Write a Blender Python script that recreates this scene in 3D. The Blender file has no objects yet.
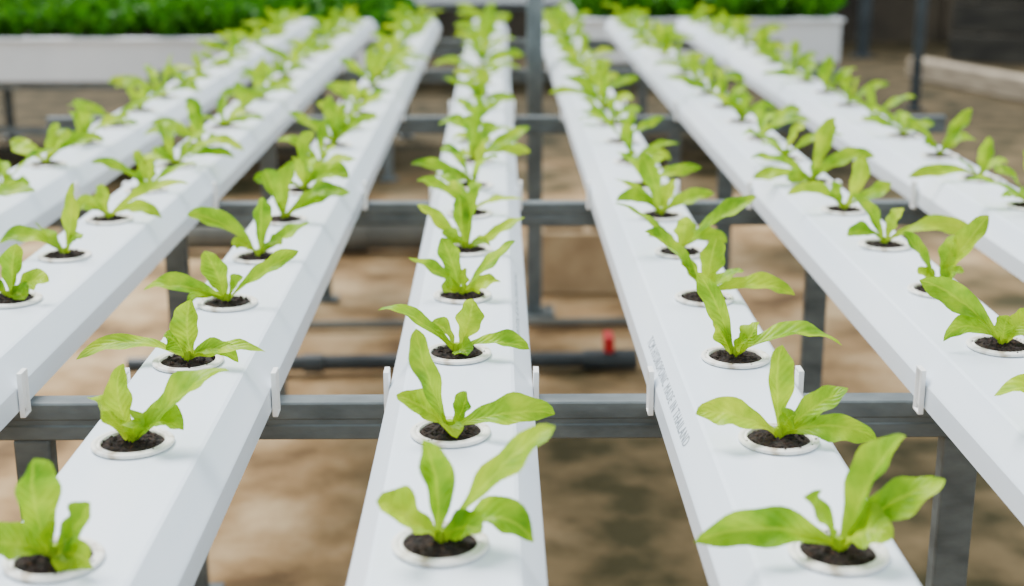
import bpy, math, random
from mathutils import Vector, Matrix
random.seed(7)
scene = bpy.context.scene
COL = scene.collection
TOP = 0.75            # height of the channel top surface
CAMH = TOP + 0.413

# ---------------------------------------------------------------- materials
def srgb(r, g, b):
    def f(c):
        c /= 255.0
        return c/12.92 if c <= 0.04045 else ((c+0.055)/1.055)**2.4
    return (f(r), f(g), f(b), 1)

def new_mat(name):
    m = bpy.data.materials.new(name); m.use_nodes = True
    nt = m.node_tree; nt.nodes.clear()
    out = nt.nodes.new('ShaderNodeOutputMaterial')
    return m, nt, out

def noisy(name, c1, c2, scale=8, rough=0.5, metal=0.0, bump=0.0, bscale=60, stretch=(1,1,1), detail=5, lo=0.35, hi=0.65, c3=None):
    m, nt, out = new_mat(name)
    N = nt.nodes.new; L = nt.links.new
    p = N('ShaderNodeBsdfPrincipled'); L(p.outputs[0], out.inputs[0])
    p.inputs['Roughness'].default_value = rough
    p.inputs['Metallic'].default_value = metal
    tc = N('ShaderNodeTexCoord'); mp = N('ShaderNodeMapping')
    mp.inputs['Scale'].default_value = stretch
    L(tc.outputs['Object'], mp.inputs[0])
    n = N('ShaderNodeTexNoise'); n.inputs['Scale'].default_value = scale; n.inputs['Detail'].default_value = detail
    L(mp.outputs[0], n.inputs['Vector'])
    r = N('ShaderNodeValToRGB'); L(n.outputs[0], r.inputs[0])
    r.color_ramp.elements[0].position = lo; r.color_ramp.elements[0].color = c1
    r.color_ramp.elements[1].position = hi; r.color_ramp.elements[1].color = c2
    if c3:
        e = r.color_ramp.elements.new(min(0.99, hi+0.12)); e.color = c3
    L(r.outputs[0], p.inputs['Base Color'])
    if bump:
        n2 = N('ShaderNodeTexNoise'); n2.inputs['Scale'].default_value = bscale; n2.inputs['Detail'].default_value = 6
        L(mp.outputs[0], n2.inputs['Vector'])
        b = N('ShaderNodeBump'); b.inputs['Strength'].default_value = bump; b.inputs['Distance'].default_value = 0.004
        L(n2.outputs[0], b.inputs['Height']); L(b.outputs[0], p.inputs['Normal'])
    return m

M_pvc = noisy('white_pvc', srgb(224,235,247), srgb(238,245,253), 3, 0.32, stretch=(4,0.6,4))
M_pot = noisy('pot_plastic', srgb(176,160,136), srgb(242,240,234), 70, 0.5, lo=0.3, hi=0.5)
M_soil = noisy('potting_soil', srgb(8,5,3), srgb(48,29,16), 260, 0.95, bump=1.0, bscale=400, c3=srgb(125,88,52))
M_steel = noisy('galvanised_steel', srgb(66,73,75), srgb(104,112,114), 30, 0.5, 0.2, bump=0.12, bscale=90, stretch=(0.7,1,1.6), detail=8, lo=0.25, hi=0.75)
M_post = noisy('painted_steel_post', srgb(84,92,94), srgb(112,120,122), 12, 0.55, 0.2)
M_clip = noisy('clip_plastic', srgb(240,240,240), srgb(250,250,250), 10, 0.35)
M_ink = noisy('grey_ink', srgb(120,130,140), srgb(150,158,165), 10, 0.7)
M_board = noisy('white_bed_board', srgb(210,216,222), srgb(232,236,241), 2, 0.5)
M_block = noisy('concrete_block', srgb(160,134,100), srgb(192,166,128), 9, 0.9, bump=0.4)
M_greypipe = noisy('grey_pipe_plastic', srgb(84,86,82), srgb(112,112,104), 6, 0.5)
M_blackpipe = noisy('dark_pipe_plastic', srgb(34,42,47), srgb(58,66,70), 6, 0.45)
M_red = noisy('red_plastic', srgb(170,5,20), srgb(195,15,28), 6, 0.4)
M_wood = noisy('weathered_wood', srgb(128,116,98), srgb(170,156,134), 5, 0.85, stretch=(8,1,8))
M_wall = noisy('grimy_wall', srgb(40,34,27), srgb(88,77,62), 1.2, 0.9, detail=8)
M_panel = noisy('dark_panel', srgb(38,36,32), srgb(70,66,58), 2.5, 0.85, stretch=(1,1,5))

def leaf_mat(name, dark, mid, light, rib, trans=0.45, rough=0.42, ribk=0.4):
    m, nt, out = new_mat(name)
    N = nt.nodes.new; L = nt.links.new
    uv = N('ShaderNodeUVMap'); uv.uv_map = 'UVMap'
    sep = N('ShaderNodeSeparateXYZ'); L(uv.outputs[0], sep.inputs[0])
    a = N('ShaderNodeMath'); a.operation='SUBTRACT'; a.inputs[1].default_value=0.5; L(sep.outputs[0], a.inputs[0])
    ab = N('ShaderNodeMath'); ab.operation='ABSOLUTE'; L(a.outputs[0], ab.inputs[0])
    mr = N('ShaderNodeMapRange'); mr.inputs[1].default_value=0.015; mr.inputs[2].default_value=0.07; mr.inputs[3].default_value=1; mr.inputs[4].default_value=0
    L(ab.outputs[0], mr.inputs[0])
    geo = N('ShaderNodeNewGeometry')
    nz = N('ShaderNodeTexNoise'); nz.inputs['Scale'].default_value=38; nz.inputs['Detail'].default_value=3
    L(geo.outputs['Position'], nz.inputs['Vector'])
    rp = N('ShaderNodeValToRGB'); L(nz.outputs[0], rp.inputs[0])
    rp.color_ramp.elements[0].position=0.3; rp.color_ramp.elements[0].color=dark
    rp.color_ramp.elements[1].position=0.7; rp.color_ramp.elements[1].color=light
    e = rp.color_ramp.elements.new(0.5); e.color=mid
    mx = N('ShaderNodeMix'); mx.data_type='RGBA'
    L(rp.outputs[0], mx.inputs[6]); mx.inputs[7].default_value=rib
    k = N('ShaderNodeMath'); k.operation='MULTIPLY'; k.inputs[1].default_value=ribk
    L(mr.outputs[0], k.inputs[0]); L(k.outputs[0], mx.inputs[0])
    st = N('ShaderNodeMapRange'); st.inputs[1].default_value=0.03; st.inputs[2].default_value=0.25; st.inputs[3].default_value=0.55; st.inputs[4].default_value=0
    L(sep.outputs[1], st.inputs[0])
    mx2 = N('ShaderNodeMix'); mx2.data_type='RGBA'; L(st.outputs[0], mx2.inputs[0])
    L(mx.outputs[2], mx2.inputs[6]); mx2.inputs[7].default_value=rib
    s1 = N('ShaderNodeMath'); s1.operation='MULTIPLY_ADD'; L(ab.outputs[0], s1.inputs[0]); s1.inputs[1].default_value=-0.45; L(sep.outputs[1], s1.inputs[2])
    s2 = N('ShaderNodeMath'); s2.operation='MULTIPLY'; s2.inputs[1].default_value=62; L(s1.outputs[0], s2.inputs[0])
    s3 = N('ShaderNodeMath'); s3.operation='SINE'; L(s2.outputs[0], s3.inputs[0])
    ad = N('ShaderNodeMath'); ad.operation='MULTIPLY_ADD'; L(s3.outputs[0], ad.inputs[0]); ad.inputs[1].default_value=0.3; L(nz.outputs[0], ad.inputs[2])
    b = N('ShaderNodeBump'); b.inputs['Strength'].default_value=0.45; b.inputs['Distance'].default_value=0.0012
    L(ad.outputs[0], b.inputs['Height'])
    p = N('ShaderNodeBsdfPrincipled'); p.inputs['Roughness'].default_value=rough
    p.inputs['Specular IOR Level'].default_value=0.25
    L(mx2.outputs[2], p.inputs['Base Color']); L(b.outputs[0], p.inputs['Normal'])
    t = N('ShaderNodeBsdfTranslucent'); L(mx2.outputs[2], t.inputs[0]); L(b.outputs[0], t.inputs['Normal'])
    ms = N('ShaderNodeMixShader'); ms.inputs[0].default_value=trans
    L(p.outputs[0], ms.inputs[1]); L(t.outputs[0], ms.inputs[2]); L(ms.outputs[0], out.inputs[0])
    return m
M_leaf = leaf_mat('lettuce_leaf', srgb(92,144,0), srgb(138,180,0), srgb(176,206,0), srgb(196,220,30))
M_leaf_b = leaf_mat('lettuce_leaf_fresh', srgb(126,168,0), srgb(166,198,0), srgb(194,216,4), srgb(206,226,50))
M_leaf2 = leaf_mat('dense_lettuce_leaf', srgb(18,78,0), srgb(46,118,0), srgb(88,152,0), srgb(94,152,20), trans=0.35)

# ---------------------------------------------------------------- mesh helpers
class MB:
    """collects geometry of one object"""
    def __init__(s): s.v=[]; s.f=[]; s.m=[]; s.uv=[]; s.sm=[]
    def add(s, verts, faces, mat=0, uvs=None, smooth=False):
        o=len(s.v); s.v += [tuple(v) for v in verts]
        for i,f in enumerate(faces):
            s.f.append([o+k for k in f]); s.m.append(mat); s.sm.append(smooth)
            s.uv.append([uvs[k] for k in f] if uvs else [(0,0)]*len(f))
    def box(s, c, d, mat=0, bev=0.0):
        x,y,z=c; a,b,h=d[0]/2,d[1]/2,d[2]/2
        if bev<=0:
            vs=[(x+i*a,y+j*b,z+k*h) for i in(-1,1) for j in(-1,1) for k in(-1,1)]
            s.add(vs,[(0,1,3,2),(4,6,7,5),(0,4,5,1),(2,3,7,6),(0,2,6,4),(1,5,7,3)],mat)
        else:
            import bmesh
            bm=bmesh.new(); bmesh.ops.create_cube(bm,size=1)
            for v in bm.verts: v.co=Vector((v.co.x*d[0],v.co.y*d[1],v.co.z*d[2]))
            bmesh.ops.bevel(bm,geom=bm.edges[:],offset=bev,segments=2,affect='EDGES',profile=0.5)
            bm.verts.index_update()
            s.add([v.co+Vector(c) for v in bm.verts],[[v.index for v in f.verts] for f in bm.faces],mat)
            bm.free()
    def tube(s, p0, p1, r, mat=0, seg=16, r1=None):
        p0=Vector(p0);p1=Vector(p1); d=(p1-p0).normalized(); r1=r if r1 is None else r1
        a=d.orthogonal().normalized(); b=d.cross(a)
        vs=[]
        for p,rr in((p0,r),(p1,r1)):
            for i in range(seg):
                t=2*math.pi*i/seg; vs.append(p+a*math.cos(t)*rr+b*math.sin(t)*rr)
        s.add(vs,[(i,(i+1)%seg,seg+(i+1)%seg,seg+i) for i in range(seg)],mat,smooth=True)
        s.add(vs,[list(range(seg))[::-1],list(range(seg,2*seg))],mat)
    def lathe(s, prof, c, mat=0, seg=32, smooth=True):
        vs=[];n=len(prof)
        for i in range(seg):
            t=2*math.pi*i/seg
            for r,z in prof: vs.append((c[0]+r*math.cos(t),c[1]+r*math.sin(t),c[2]+z))
        fs=[]
        for i in range(seg):
            j=(i+1)%seg
            for k in range(n-1): fs.append((i*n+k,j*n+k,j*n+k+1,i*n+k+1))
        s.add(vs,fs,mat,smooth=smooth)
    def obj(s, name, mats, loc=(0,0,0), parent=None, rot=None):
        me=bpy.data.meshes.new(name)
        me.from_pydata(s.v,[],s.f)
        for m in mats: me.materials.append(m)
        uvl=me.uv_layers.new(name='UVMap')
        flat=[]
        for u in s.uv:
            for q in u: flat += [q[0],q[1]]
        uvl.data.foreach_set('uv',flat)
        me.polygons.foreach_set('material_index',s.m)
        me.polygons.foreach_set('use_smooth',s.sm)
        me.update()
        o=bpy.data.objects.new(name,me); COL.objects.link(o); o.location=loc
        if rot: o.rotation_euler=rot
        if parent: o.parent=parent
        return o

def empty(name, loc=(0,0,0)):
    e=bpy.data.objects.new(name,None); e.empty_display_size=0.1; COL.objects.link(e); e.location=loc
    return e

def bez(p0,p1,p2,p3,t):
    u=1-t
    return p0*u**3+p1*3*u*u*t+p2*3*u*t*t+p3*t**3

def leaf(mb, base, tip, width, nrm, bow=0.25, fold=0.22, wave=0.05, nu=6, nv=18, twist=0.0, mat=0, seed=0, droop=0.0):
    """spoon-shaped lettuce leaf from base to tip. all metres"""
    rnd=random.Random(seed)
    base=Vector(base); tip=Vector(tip); d=tip-base; Ln=d.length
    horiz=Vector((d.x,d.y,0))
    up=Vector((0,0,1))
    sway=Vector((-d.y,d.x,0)); 
    if sway.length>1e-5: sway.normalize()
    sw=rnd.uniform(-0.14,0.14)*Ln
    p1=base+d*0.30+up*Ln*bow*0.75-horiz*0.08
    p2=base+d*0.72+up*Ln*(bow*0.9+droop)+sway*sw
    ph=rnd.uniform(0,6.28); ph2=rnd.uniform(0,6.28)
    sk=rnd.uniform(-0.08,0.08)
    pk=rnd.uniform(0.52,0.68)
    asym=rnd.uniform(-0.22,0.22)
    st0=rnd.uniform(0.15,0.26)
    pe=rnd.uniform(1.5,2.1)
    vs=[];uvs=[]
    for j in range(nv+1):
        t=j/nv
        p=bez(base,p1,p2,tip,t)
        tg=(bez(base,p1,p2,tip,min(1,t+0.02))-bez(base,p1,p2,tip,max(0,t-0.02))).normalized()
        n=Vector(nrm); n=(n-tg*n.dot(tg))
        if n.length<0.15: n=Vector((0.2,-0.6,0.8)); n=n-tg*n.dot(tg)
        n.normalize()
        side=tg.cross(n)
        ang=twist*(t-0.4)
        side2=side*math.cos(ang)+n*math.sin(ang); n2=n*math.cos(ang)-side*math.sin(ang)
        if t<pk:
            q=t/pk; q=q*q*(3-2*q); prof=st0+(1-st0)*q
        else:
            q=(t-pk)/(1-pk); prof=max(0.0,(1-q**pe))**0.78
        w=width*0.5*prof
        if j==nv: w=width*0.02
        for i in range(nu+1):
            u=i/nu*2-1
            off=fold*abs(u)**1.3*w*(1.3-0.7*t)
            off+=wave*width*math.sin(ph+t*13+(1.7 if u>0 else 0))*abs(u)**2*prof
            off+=0.04*width*math.sin(ph2+t*24+u*2)*prof
            edge=(1+0.10*math.sin(ph2+t*19+(2 if u>0 else 0))*abs(u))*(1+asym*u)
            co=p+side2*(u*w*edge+sk*Ln*math.sin(math.pi*t))+n2*off
            if co.z<0.0040: co.z=0.0040+0.1*w*abs(u)
            vs.append(co); uvs.append((i/nu,t))
    fs=[]
    for j in range(nv):
        for i in range(nu):
            a=j*(nu+1)+i; fs.append((a,a+1,a+nu+2,a+nu+1))
    mb.add(vs,fs,mat,uvs,smooth=True)

R_LIP=0.0325
def make_plant(x, D, leaves, seed):
    rnd=random.Random(seed)
    mb=MB()
    rs=rnd.uniform(0.98,1.02)
    # net pot : flanged rim standing on the channel
    mb.lathe([(R_LIP*rs-0.001,0.0006),(R_LIP*rs,0.0016),(R_LIP*rs,0.0030),(R_LIP*rs-0.0010,0.0038),(0.0282,0.0038),(0.0278,0.0029),(0.0266,0.0029),(0.0262,0.0038),(0.0254,0.0038),(0.0250,0.0008)],(0,0,0),1,40)
    vs=[(0,0,0.004)];rings=8;seg=28
    lift=rnd.uniform(-0.0005,0.001); ta=rnd.uniform(0,6.28)
    for r in range(1,rings+1):
        for i in range(seg):
            a=2*math.pi*i/seg; rr=0.0250*r/rings
            z=0.0034+lift-0.0022*(r/rings)**2+rnd.uniform(-0.0012,0.0024)*(1 if r<rings else 0.2)+0.0007*math.cos(a-ta)*r/rings
            vs.append((rr*math.cos(a),rr*math.sin(a),max(z,0.0007)))
    fs=[(0,1+i,1+(i+1)%seg) for i in range(seg)]
    for r in range(rings-1):
        for i in range(seg):
            j=(i+1)%seg; fs.append((1+r*seg+i,1+(r+1)*seg+i,1+(r+1)*seg+j,1+r*seg+j))
    mb.add(vs,fs,2)
    for k in range(34):
        a=rnd.uniform(0,6.28); rr=rnd.uniform(0.004,0.030) ; s=rnd.uniform(0.0009,0.0029)
        if rr>0.024: s*=0.45
        c=Vector((rr*math.cos(a),rr*math.sin(a),0.0040 if rr<0.02 else (0.003 if rr<0.025 else 0.0038)))
        o=[Vector((1,0,0)),Vector((-1,0,0)),Vector((0,1,0)),Vector((0,-1,0)),Vector((0,0,1)),Vector((0,0,-1))]
        vv=[c+q*s*rnd.uniform(0.6,1.3) for q in o]
        mb.add(vv,[(0,2,4),(2,1,4),(1,3,4),(3,0,4),(2,0,5),(1,2,5),(3,1,5),(0,3,5)],2)
    mb.tube((0,0,0.002),(0,0,0.012),0.0042,0,10,0.003)
    n=0
    for L in leaves:
        r,u,y,w=L[0]/1000,L[1]/1000,L[2]/1000,L[3]/1000
        z=max(0.006,(u-0.33*y)/0.94)
        tip=Vector((r,y,z))
        az=math.atan2(y,r if abs(r)>1e-4 else 1e-4)
        base=(0.003*math.cos(az),0.003*math.sin(az),0.006)
        nrm=Vector((rnd.uniform(-0.35,0.35)-0.35*r/0.08,-0.55+rnd.uniform(-0.35,0.35),0.72))
        flat=abs(z)<0.03
        bow=L[4] if len(L)>4 else (0.26 if flat else rnd.uniform(-0.02,0.12))
        leaf(mb,base,tip,w*1.03,nrm,bow=bow,fold=rnd.uniform(0.15,0.7),wave=rnd.uniform(0.05,0.13),
             twist=rnd.uniform(-1.4,1.4),seed=seed*31+n,droop=0.05 if flat else 0.03,mat=rnd.choice([0,0,3]))
        n+=1
    return mb.obj('potted_lettuce_seedling',[M_leaf,M_pot,M_soil,M_leaf_b],(x,D,TOP))

def rand_leaves(rnd):
    out=[]; n=rnd.choice([3,4,4,5,5]); a0=rnd.uniform(0,6.28)
    sc=rnd.uniform(0.78,1.2)
    for i in range(n):
        a=a0+i*2.4+rnd.uniform(-0.5,0.5)
        k=rnd.random()
        if k<0.32: rad,z=rnd.uniform(15,42),rnd.uniform(48,88)
        elif k<0.78: rad,z=rnd.uniform(62,105),rnd.uniform(18,64)
        else: rad,z=rnd.uniform(45,88),rnd.uniform(3,16)
        x=math.cos(a)*rad*sc; y=math.sin(a)*rad*0.6*sc; z*=sc
        out.append((x, z*0.94+0.33*y, y, rnd.uniform(16,28)*sc, rnd.uniform(0.04,0.28)))
    s=rnd.choice([-1,1])
    out.append((s*rnd.uniform(65,104)*sc,rnd.uniform(15,55),rnd.uniform(-20,15),rnd.uniform(18,25)*sc,0.15))
    out.append((rnd.uniform(-15,15),rnd.uniform(15,32),rnd.uniform(-12,0),rnd.uniform(12,18)))
    return out

# ---------------------------------------------------------------- channels
W=0.135; CH=0.026; TOPW=0.096; HGT=0.050
END=5.35; START=-0.35
bars=[0.33,1.276,2.213,3.164,4.11,5.06]
chan={ -3:(-0.742), -2:(-0.522), -1:(-0.283), 0:(-0.035), 1:(0.216), 2:(0.474), 3:(0.738)}
potx={ -3:-0.742, -2:-0.527, -1:-0.290, 0:-0.039, 1:0.2237, 2:0.484, 3:0.752}
def make_channel(x, k):
    mb=MB()
    h=W/2; t=TOPW/2; c=0.0016
    prof=[(-h,-HGT),(-h,-CH-0.001),(-h+0.0012,-CH+0.001),(-t-c,-0.0012),(-t+c,0),(t-c,0),(t+c,-0.0012),(h-0.0012,-CH+0.001),(h,-CH-0.001),(h,-HGT),
          (h-0.006,-HGT),(h-0.006,-HGT+0.003),(-h+0.006,-HGT+0.003),(-h+0.006,-HGT)]
    n=len(prof)
    vs=[(p[0],START,p[1]) for p in prof]+[(p[0],END,p[1]) for p in prof]
    mb.add(vs,[(i,(i+1)%n,n+(i+1)%n,n+i) for i in range(n)],0)
    for y,s in((START,-1),(END,1)):
        q=1.02
        cap=[(p[0]*q,p[1]) for p in prof[:10]]
        m=len(cap)
        v=[(a,y+s*0.006,b) for a,b in cap]+[(a,y-s*0.014,b+0.0008) for a,b in cap]
        mb.add(v,[(i,(i+1)%m,m+(i+1)%m,m+i) for i in range(m)]+[list(range(m)),list(range(m,2*m))],0)
    o=mb.obj('hydroponic_channel',[M_pvc],(x,0,TOP))
    cm=MB()
    for b in bars:
        for s in(-1,1):
            xx=s*(h+0.0018); yy=b-0.014
            cm.box((xx,yy,-0.033),(0.0022,0.015,0.034),0,0.0006)
            for dy in(-0.0080,0.0080): cm.box((xx+s*0.0016,yy+dy,-0.034),(0.005,0.0022,0.042),0,0.0006)
            for dz in(-0.055,-0.013): cm.box((xx+s*0.0016,yy,dz),(0.005,0.0180,0.0022),0,0.0006)
    cm.obj('rail_clips',[M_clip],(0,0,0),o)
    def text(body, y, side, size):
        cu=bpy.data.curves.new('printed_marking','FONT'); cu.body=body; cu.size=size; cu.extrude=0.00005
        cu.space_character=1.15
        t=bpy.data.objects.new('printed_marking',cu); COL.objects.link(t); cu.materials.append(M_ink)
        t.parent=o
        dx=(h-TOPW/2); ang=math.atan2(CH,dx)
        xa=Vector((0,-1,0)); nn=Vector((side*math.sin(ang),0,math.cos(ang))); ya=nn.cross(xa)
        if side<0: base=Vector((-h+0.0045 if ya.x>0 else -TOPW/2-0.004,y,0))
        else: base=Vector((TOPW/2+0.004 if ya.x>0 else h-0.0045,y,0))
        base.z=-(abs(base.x)-TOPW/2)/dx*CH
        base+=nn*0.0003
        mt=Matrix((xa,ya,nn)).transposed().to_4x4(); mt.translation=base
        t.matrix_local=mt
    if k==1: text('TCM HYDROPONIC MADE IN THAILAND',1.37,-1,0.0140)
    if k==0: text('TCM HYDROPONIC MADE IN THAILAND',1.62,1,0.0125)
    return o
for k,x in chan.items(): make_channel(x,k)

# ---------------------------------------------------------------- seedlings
# leaf = (right mm, height-ish mm, depth mm, width mm [,bow])
SP={-3:(1.04,0.2075),-2:(1.052,0.2035),-1:(0.838,0.2035),0:(0.854,0.2075),1:(0.838,0.2085),2:(0.868,0.2085),3:(0.89,0.2085)}
hand={
 (0,0):[(-10,72,-5,23),(76,80,5,28,0.12),(-40,33,-22,34),(62,4,-10,24),(28,12,-24,22,0.2)],
 (0,1):[(-26,84,0,24,0.1),(84,16,-10,24,0.2),(-42,32,-12,24),(6,-4,-24,19,0.35),(14,34,-4,17)],
 (0,2):[(-74,42,0,20,0.2),(15,52,-5,26),(68,5,-12,18,0.2),(10,-2,-20,21,0.3),(-24,28,5,18)],
 (0,3):[(-58,42,0,19),(58,60,5,20),(42,15,-10,22),(-22,64,8,22),(5,30,-8,17),(-20,4,-14,18,0.3)],
 (0,4):[(-60,55,0,20),(20,80,5,22),(72,40,0,20),(-30,20,-10,20),(-10,70,15,20),(30,6,-12,18)],
 (1,0):[(41,78,8,25,0.12),(66,50,0,25),(-96,10,-8,26,0.15),(-28,40,-12,28),(28,14,-24,32,0.25)],
 (1,1):[(0,76,5,22),(-68,22,-8,28,0.2),(75,2,-12,22,0.2),(54,42,5,20),(10,20,-10,18)],
 (1,2):[(-38,80,5,20,0.12),(98,12,-8,25,0.2),(-25,40,0,24),(20,34,-5,22),(5,14,-16,18)],
 (1,3):[(-66,72,6,20,0.15),(96,4,-10,24,0.2),(12,66,4,26),(42,30,0,20),(-10,25,-10,18),(-26,44,6,20)],
 (1,4):[(-82,60,5,20,0.1),(92,68,5,24,0.1),(5,44,-5,26),(55,12,-10,20),(-40,20,-8,20)],
 (1,5):[(-28,85,5,24),(72,30,0,22),(-62,20,-5,20),(20,50,5,22),(-64,52,8,18)],
 (-1,0):[(-5,68,-4,27),(30,40,-10,25),(-40,12,-8,24),(32,-2,-22,26,0.3),(5,30,-12,20)],
 (-1,1):[(-30,38,-8,27),(-4,64,6,20),(78,58,6,30,0.15),(44,12,-14,26),(4,22,-12,18)],
 (-1,2):[(-102,3,-6,19,0.15),(6,58,0,25),(74,10,-8,18,0.2),(50,-2,-16,17,0.25),(-20,24,-5,20)],
 (-1,3):[(-88,15,-4,22,0.15),(-22,56,4,25),(78,56,4,20),(20,28,-8,20),(-40,-2,-12,17,0.2)],
 (-1,4):[(-84,52,4,24,0.15),(8,72,6,22),(64,42,2,20),(30,15,-10,20),(-30,16,-8,20)],
 (-2,2):[(12,60,0,24),(45,20,-6,24,0.2),(-40,25,-4,25),(20,0,-16,22,0.3)],
 (-2,3):[(18,88,4,22,0.1),(-76,16,-6,22,0.2),(-34,42,0,22),(24,20,-10,20)],
 (-2,4):[(-6,48,0,22),(110,48,4,22,0.12),(74,-4,-12,20,0.2),(-42,22,-4,22)],
 (2,1):[(50,60,2,22),(60,10,-10,20),(0,50,0,20),(-84,24,-6,24,0.2)],
 (2,2):[(-84,64,2,27,0.15),(-60,6,-10,20,0.25),(26,34,-4,24),(60,10,-5,24),(0,30,-10,18)],
 (2,3):[(52,82,6,24,0.1),(-42,64,2,22),(24,20,-12,22),(-25,18,-10,22),(20,60,8,20)],
 (2,4):[(110,14,-6,23,0.18),(-44,64,4,22),(20,46,0,22),(-50,12,-8,20)],
 (2,5):[(-82,22,-4,22,0.2),(20,78,4,24),(64,38,2,22),(-20,40,4,22)],
 (3,6):[(-115,2,-8,22,0.15),(10,64,2,22),(42,25,0,22),(-40,30,-4,20)],
 (3,7):[(50,78,4,22,0.1),(-62,66,4,22,0.1),(62,25,-4,22),(-30,20,-8,20)],
}
for k in chan:
    s0,sp=SP[k]; i=0; D=s0
    while D<END-0.08:
        lv=hand.get((k,i))
        sd=(k+5)*100+i
        rr=random.Random(sd)
        if lv is None: lv=rand_leaves(rr)
        make_plant(potx[k]-(0.012*(D-2)/3 if k>1 else 0),D+rr.uniform(-0.004,0.004),lv,sd)
        D+=sp; i+=1

# ---------------------------------------------------------------- steel rack under the channels
rack=empty('steel_support_rack',(0,0,0))
BT=TOP-HGT-0.0004
rm=MB()
def rail(mb,y,x0,x1):
    z0=BT; h=0.038; d=0.024
    prof=[(0.0015,0),(0,-0.0015),(0,-0.016),(0.0012,-0.0175),(0.0012,-0.0225),(0,-0.024),(0,-h+0.0015),(0.0015,-h),(d,-h),(d,-h+0.008),(d-0.002,-h+0.008),(d-0.002,-h+0.002),(0.0045,-h+0.002),(0.0045,-0.002),(d-0.002,-0.002),(d-0.002,-0.008),(d,-0.008),(d,0)]
    n=len(prof)
    vs=[(x0,y+a,z0+b) for a,b in prof]+[(x1,y+a,z0+b) for a,b in prof]
    mb.add(vs,[(i,(i+1)%n,n+(i+1)%n,n+i) for i in range(n)],0)
for y in bars: rail(rm,y,-1.02,1.02)
rm.obj('cross_rails',[M_steel],(0,0,0),rack)
pm=MB()
for i,y in enumerate(bars):
    for s in(-1,1):
        xx={1:0.455}.get(i,0.525)*s
        zt=BT-0.0385
        pm.box((xx,y+0.014,zt/2+0.004),(0.036,0.022,zt-0.008),0,0.003)
        pm.box((xx,y+0.014,0.004),(0.08,0.06,0.008),0,0.002)
pm.obj('legs',[M_steel],(0,0,0),rack)

# tall roof post between channels
tp=MB()
tp.box((0.105,3.95,1.35),(0.045,0.045,2.69),0,0.004)
tp.box((0.105,3.95,0.006),(0.12,0.12,0.012),0,0.002)
for dx in(-0.045,0.045):
    for dy in(-0.045,0.045): tp.tube((0.105+dx,3.95+dy,0.012),(0.105+dx,3.95+dy,0.02),0.007,0,6)
tp.obj('roof_post',[M_post])

# ---------------------------------------------------------------- things on the ground
b=MB(); b.tube((-0.95,3.42,0.026),(0.34,3.46,0.026),0.020,0)
b.tube((0.02,3.44,0.026),(0.07,3.44,0.026),0.025,0); b.tube((-0.5,3.43,0.026),(-0.45,3.43,0.026),0.025,0)
b.tube((0.22,3.455,0.026),(0.36,3.46,0.026),0.026,0)
b.tube((0.285,3.457,0.04),(0.285,3.457,0.065),0.012,1,12); b.box((0.285,3.45,0.075),(0.026,0.07,0.042),1,0.006)
b.obj('irrigation_pipe',[M_blackpipe,M_red])
b=MB(); b.tube((-1.5,4.75,0.06),(-0.1,4.75,0.06),0.052,0,24); b.tube((-0.55,4.75,0.06),(-0.45,4.75,0.06),0.059,0,24); b.tube((-0.14,4.75,0.06),(-0.06,4.75,0.06),0.059,0,24)
b.obj('drain_pipe',[M_greypipe])
b=MB(); b.tube((-0.9,3.80,0.014),(0.42,3.84,0.014),0.012,0,12); b.tube((0.39,3.84,0.014),(0.435,3.84,0.014),0.014,0,12)
b.obj('thin_supply_pipe',[M_greypipe])
b=MB()
b.box((0,0,0.095),(0.32,0.03,0.19),0,0.004); b.box((0,0.11,0.095),(0.32,0.03,0.19),0,0.004)
for xx in(-0.147,0,0.147): b.box((xx,0.055,0.095),(0.026,0.085,0.186),0,0.003)
b.obj('concrete_block',[M_block],(0.28,4.2,0))

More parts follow.
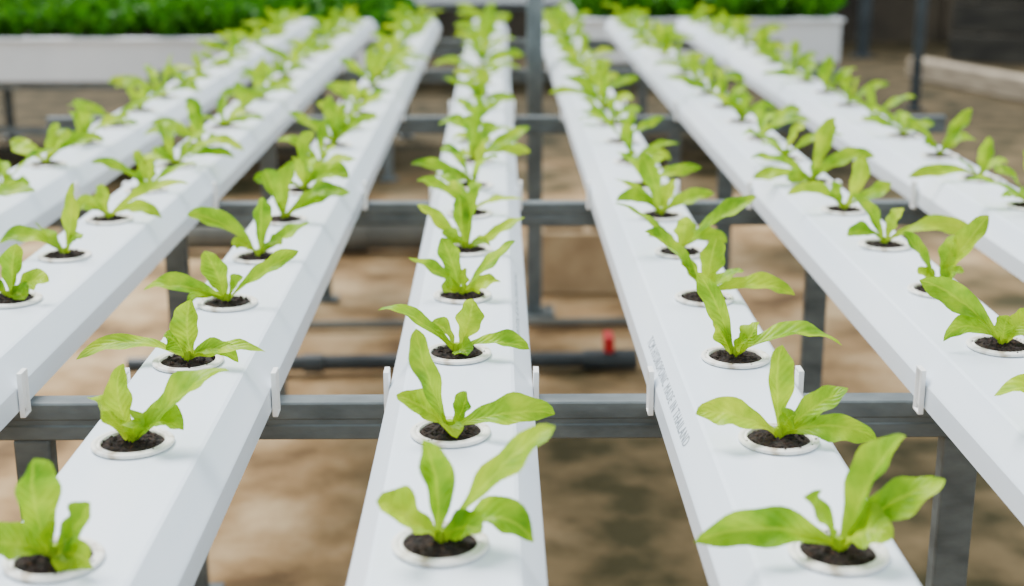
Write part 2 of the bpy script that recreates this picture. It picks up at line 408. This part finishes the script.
# ---------------------------------------------------------------- grow beds in the back
def bed(x0,x1,y0,depth,ztop,hgt,seed,nl,ph):
    e=empty('seedling_grow_bed',((x0+x1)/2,y0,0))
    wd=x1-x0
    m=MB(); th=0.022
    m.box((0,th/2,ztop-hgt/2),(wd,th,hgt),0,0.004)
    m.box((0,depth-th/2,ztop-hgt/2),(wd,th,hgt),0,0.004)
    for s in(-1,1):
        m.box((s*(wd/2-th/2),depth/2,ztop-hgt/2),(th,depth-2*th,hgt),0,0.003)
    m.box((0,depth/2,ztop-hgt+0.02),(wd-2*th,depth-2*th,0.02),0)
    m.box((0,-0.006,ztop-0.008),(wd+0.02,0.03,0.014),0,0.003)
    m.obj('tray',[M_board],(0,0,0),e)
    g=MB(); zb=ztop-hgt
    n=max(2,int(wd/0.95)+1)
    for i in range(n):
        xx=-wd/2+0.06+(wd-0.12)*i/(n-1)
        for yy in(0.06,depth-0.06):
            g.box((xx,yy,(zb-0.04)/2),(0.04,0.04,zb-0.04),0,0.003)
            g.box((xx,yy,0.004),(0.08,0.08,0.008),0)
    for yy in(0.06,depth-0.06): g.box((0,yy,zb-0.02),(wd-0.02,0.045,0.038),0,0.003)
    g.box((0,0.06,0.22),(wd-0.1,0.03,0.03),0,0.003)
    g.obj('stand',[M_post],(0,0,0),e)
    s=MB(); s.box((0,depth/2,ztop-0.03),(wd-2*th-0.002,depth-2*th-0.002,0.02),0)
    s.obj('substrate',[M_soil],(0,0,0),e)
    f=MB(); rnd=random.Random(seed)
    for i in range(nl//6):
        x=rnd.uniform(-wd/2+0.03,wd/2-0.03); y=rnd.uniform(0.03,depth-0.04); hh=ph*rnd.uniform(0.55,1.15)
        a0=rnd.uniform(0,6.28)
        for q in range(6):
            a=a0+q*1.05+rnd.uniform(-.3,.3); r=rnd.uniform(0.03,0.11); z=hh*rnd.uniform(0.5,1.0)
            d=Vector((math.cos(a)*r,math.sin(a)*r,z))
            leaf(f,(x,y,0.006),(x+d.x,y+d.y,0.006+d.z),rnd.uniform(0.035,0.075),(d.x*6+rnd.uniform(-.4,.4),d.y*6+rnd.uniform(-.4,.4),0.6),
             bow=0.22,nu=2,nv=6,seed=i*7+q,fold=0.3,wave=0.12,droop=0.12)
    f.obj('lettuce_foliage',[M_leaf2],(0,0,ztop-0.022),e)
    return e
zc=CAMH
bed(-3.6,-0.42,6.0,1.3,zc-0.54,0.185,3,4200,0.18)
bed(0.35,1.53,6.3,1.3,zc-0.485,0.195,4,2000,0.17)
bed(-0.95,0.9,9.3,1.2,zc-0.42,0.2,5,1200,0.18)

# ---------------------------------------------------------------- ground and background
def floor_mat():
    m,nt,out=new_mat('earth_floor'); N=nt.nodes.new; L=nt.links.new
    p=N('ShaderNodeBsdfPrincipled'); p.inputs['Roughness'].default_value=0.85; p.inputs['Specular IOR Level'].default_value=0.2; L(p.outputs[0],out.inputs[0])
    g=N('ShaderNodeNewGeometry')
    n1=N('ShaderNodeTexNoise'); n1.inputs['Scale'].default_value=3.2; n1.inputs['Detail'].default_value=9; n1.inputs['Roughness'].default_value=0.6; L(g.outputs['Position'],n1.inputs[0])
    r1=N('ShaderNodeValToRGB'); L(n1.outputs[0],r1.inputs[0])
    r1.color_ramp.elements[0].position=0.36; r1.color_ramp.elements[0].color=srgb(96,74,48)
    r1.color_ramp.elements[1].position=0.66; r1.color_ramp.elements[1].color=srgb(190,164,126)
    e=r1.color_ramp.elements.new(0.49); e.color=srgb(152,122,84)
    n2=N('ShaderNodeTexNoise'); n2.inputs['Scale'].default_value=1.5; n2.inputs['Detail'].default_value=7
    mp=N('ShaderNodeMapping'); mp.inputs['Location'].default_value=(3.1,7.7,0); L(g.outputs['Position'],mp.inputs[0]); L(mp.outputs[0],n2.inputs[0])
    sp=N('ShaderNodeSeparateXYZ'); L(g.outputs['Position'],sp.inputs[0])
    def ramp(sock,a,b,c,d):
        q=N('ShaderNodeMapRange'); q.inputs[1].default_value=a; q.inputs[2].default_value=b; q.inputs[3].default_value=c; q.inputs[4].default_value=d; L(sock,q.inputs[0]); return q.outputs[0]
    def add(a,b):
        q=N('ShaderNodeMath'); L(a,q.inputs[0]); L(b,q.inputs[1]); return q.outputs[0]
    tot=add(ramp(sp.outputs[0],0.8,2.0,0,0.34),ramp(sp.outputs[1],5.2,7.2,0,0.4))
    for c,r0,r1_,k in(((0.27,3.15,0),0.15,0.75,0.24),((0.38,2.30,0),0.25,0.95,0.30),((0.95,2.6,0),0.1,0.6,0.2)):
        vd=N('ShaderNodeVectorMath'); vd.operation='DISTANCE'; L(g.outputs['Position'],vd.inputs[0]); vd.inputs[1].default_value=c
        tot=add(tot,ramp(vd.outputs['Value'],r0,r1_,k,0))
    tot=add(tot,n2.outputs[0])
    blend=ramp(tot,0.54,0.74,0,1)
    n3=N('ShaderNodeTexNoise'); n3.inputs['Scale'].default_value=6; n3.inputs['Detail'].default_value=7; L(g.outputs['Position'],n3.inputs[0])
    r3=N('ShaderNodeValToRGB'); L(n3.outputs[0],r3.inputs[0])
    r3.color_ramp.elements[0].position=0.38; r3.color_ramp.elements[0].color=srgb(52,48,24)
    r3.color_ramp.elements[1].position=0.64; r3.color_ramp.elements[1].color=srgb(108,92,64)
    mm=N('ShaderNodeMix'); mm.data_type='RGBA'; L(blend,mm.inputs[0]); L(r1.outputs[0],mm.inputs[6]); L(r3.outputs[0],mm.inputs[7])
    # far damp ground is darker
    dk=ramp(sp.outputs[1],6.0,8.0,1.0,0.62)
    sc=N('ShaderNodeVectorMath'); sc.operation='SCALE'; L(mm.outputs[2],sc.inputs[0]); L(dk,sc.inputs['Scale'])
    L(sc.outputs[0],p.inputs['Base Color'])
    b=N('ShaderNodeBump'); b.inputs['Strength'].default_value=0.5; b.inputs['Distance'].default_value=0.02; L(n3.outputs[0],b.inputs['Height']); L(b.outputs[0],p.inputs['Normal'])
    return m
f=MB(); nx,ny=60,60
rf=random.Random(2)
vs=[(-7+15*i/nx,-1.5+15*j/ny,-0.002-rf.uniform(0,0.006)) for j in range(ny+1) for i in range(nx+1)]
f.add(vs,[(j*(nx+1)+i,j*(nx+1)+i+1,(j+1)*(nx+1)+i+1,(j+1)*(nx+1)+i) for j in range(ny) for i in range(nx)],0,smooth=True)
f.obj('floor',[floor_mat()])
w=MB(); w.box((0.5,12.6,1.3),(15,0.15,2.62),0)
for i in range(9): w.box((-6.5+i*1.75,12.49,1.3),(0.12,0.07,2.6),0,0.01)
w.obj('wall_back',[M_wall])
b=MB()
for i in range(4):
    b.box((0,0.02*i,0.11+0.22*i),(3.2,0.04,0.205),0,0.008)
for xx in(-1.4,0,1.4): b.box((xx,0.10,0.45),(0.07,0.05,0.9),0,0.005)
b.obj('wooden_board_wall',[M_panel],(4.75,9.9,0),None,(0,0,math.radians(-38)))
b=MB(); b.box((0,0,0.07),(0.14,2.2,0.14),0,0.012); b.box((0.13,0.1,0.04),(0.09,1.9,0.08),0,0.01)
b.obj('timber_beams',[M_wood],(3.22,8.75,0),None,(0,0,math.radians(16)))
for (x,y,r) in((2.45,8.2,0.03),(2.9,11.2,0.05),(1.95,9.6,0.03)):
    b=MB(); b.tube((0,0,0.01),(0,0,2.6),r,0,16); b.tube((0,0,0),(0,0,0.012),r*2,0,16)
    b.obj('shelter_pole',[M_blackpipe],(x,y,0))

# ---------------------------------------------------------------- light
wd=bpy.data.worlds.new('overcast'); scene.world=wd; wd.use_nodes=True
nt=wd.node_tree; bg=nt.nodes['Background']; bg.inputs[0].default_value=(0.84,0.94,1.0,1); bg.inputs[1].default_value=1.4
sl=bpy.data.lights.new('soft_sun','SUN'); sl.energy=7.0; sl.angle=math.radians(28); sl.color=(1,0.985,0.96)
so=bpy.data.objects.new('soft_sun',sl); COL.objects.link(so)
so.rotation_euler=Vector((-0.40,0.50,1.0)).to_track_quat('Z','Y').to_euler()

# ---------------------------------------------------------------- camera
cd=bpy.data.cameras.new('camera'); co=bpy.data.objects.new('camera',cd); COL.objects.link(co)
F=1400.0
cd.sensor_width=36; cd.lens=F/1024*36; cd.clip_start=0.02
Yc=Vector((497-512,293+95,-F)).normalized(); Zc=Vector((0,F,388)).normalized(); Xc=Yc.cross(Zc).normalized(); Zc=Xc.cross(Yc)
R=Matrix((Xc,Yc,Zc)).to_4x4(); R.translation=Vector((0,0,CAMH))
co.matrix_world=R
cd.dof.use_dof=True; cd.dof.focus_distance=1.24; cd.dof.aperture_fstop=4.5
scene.camera=co
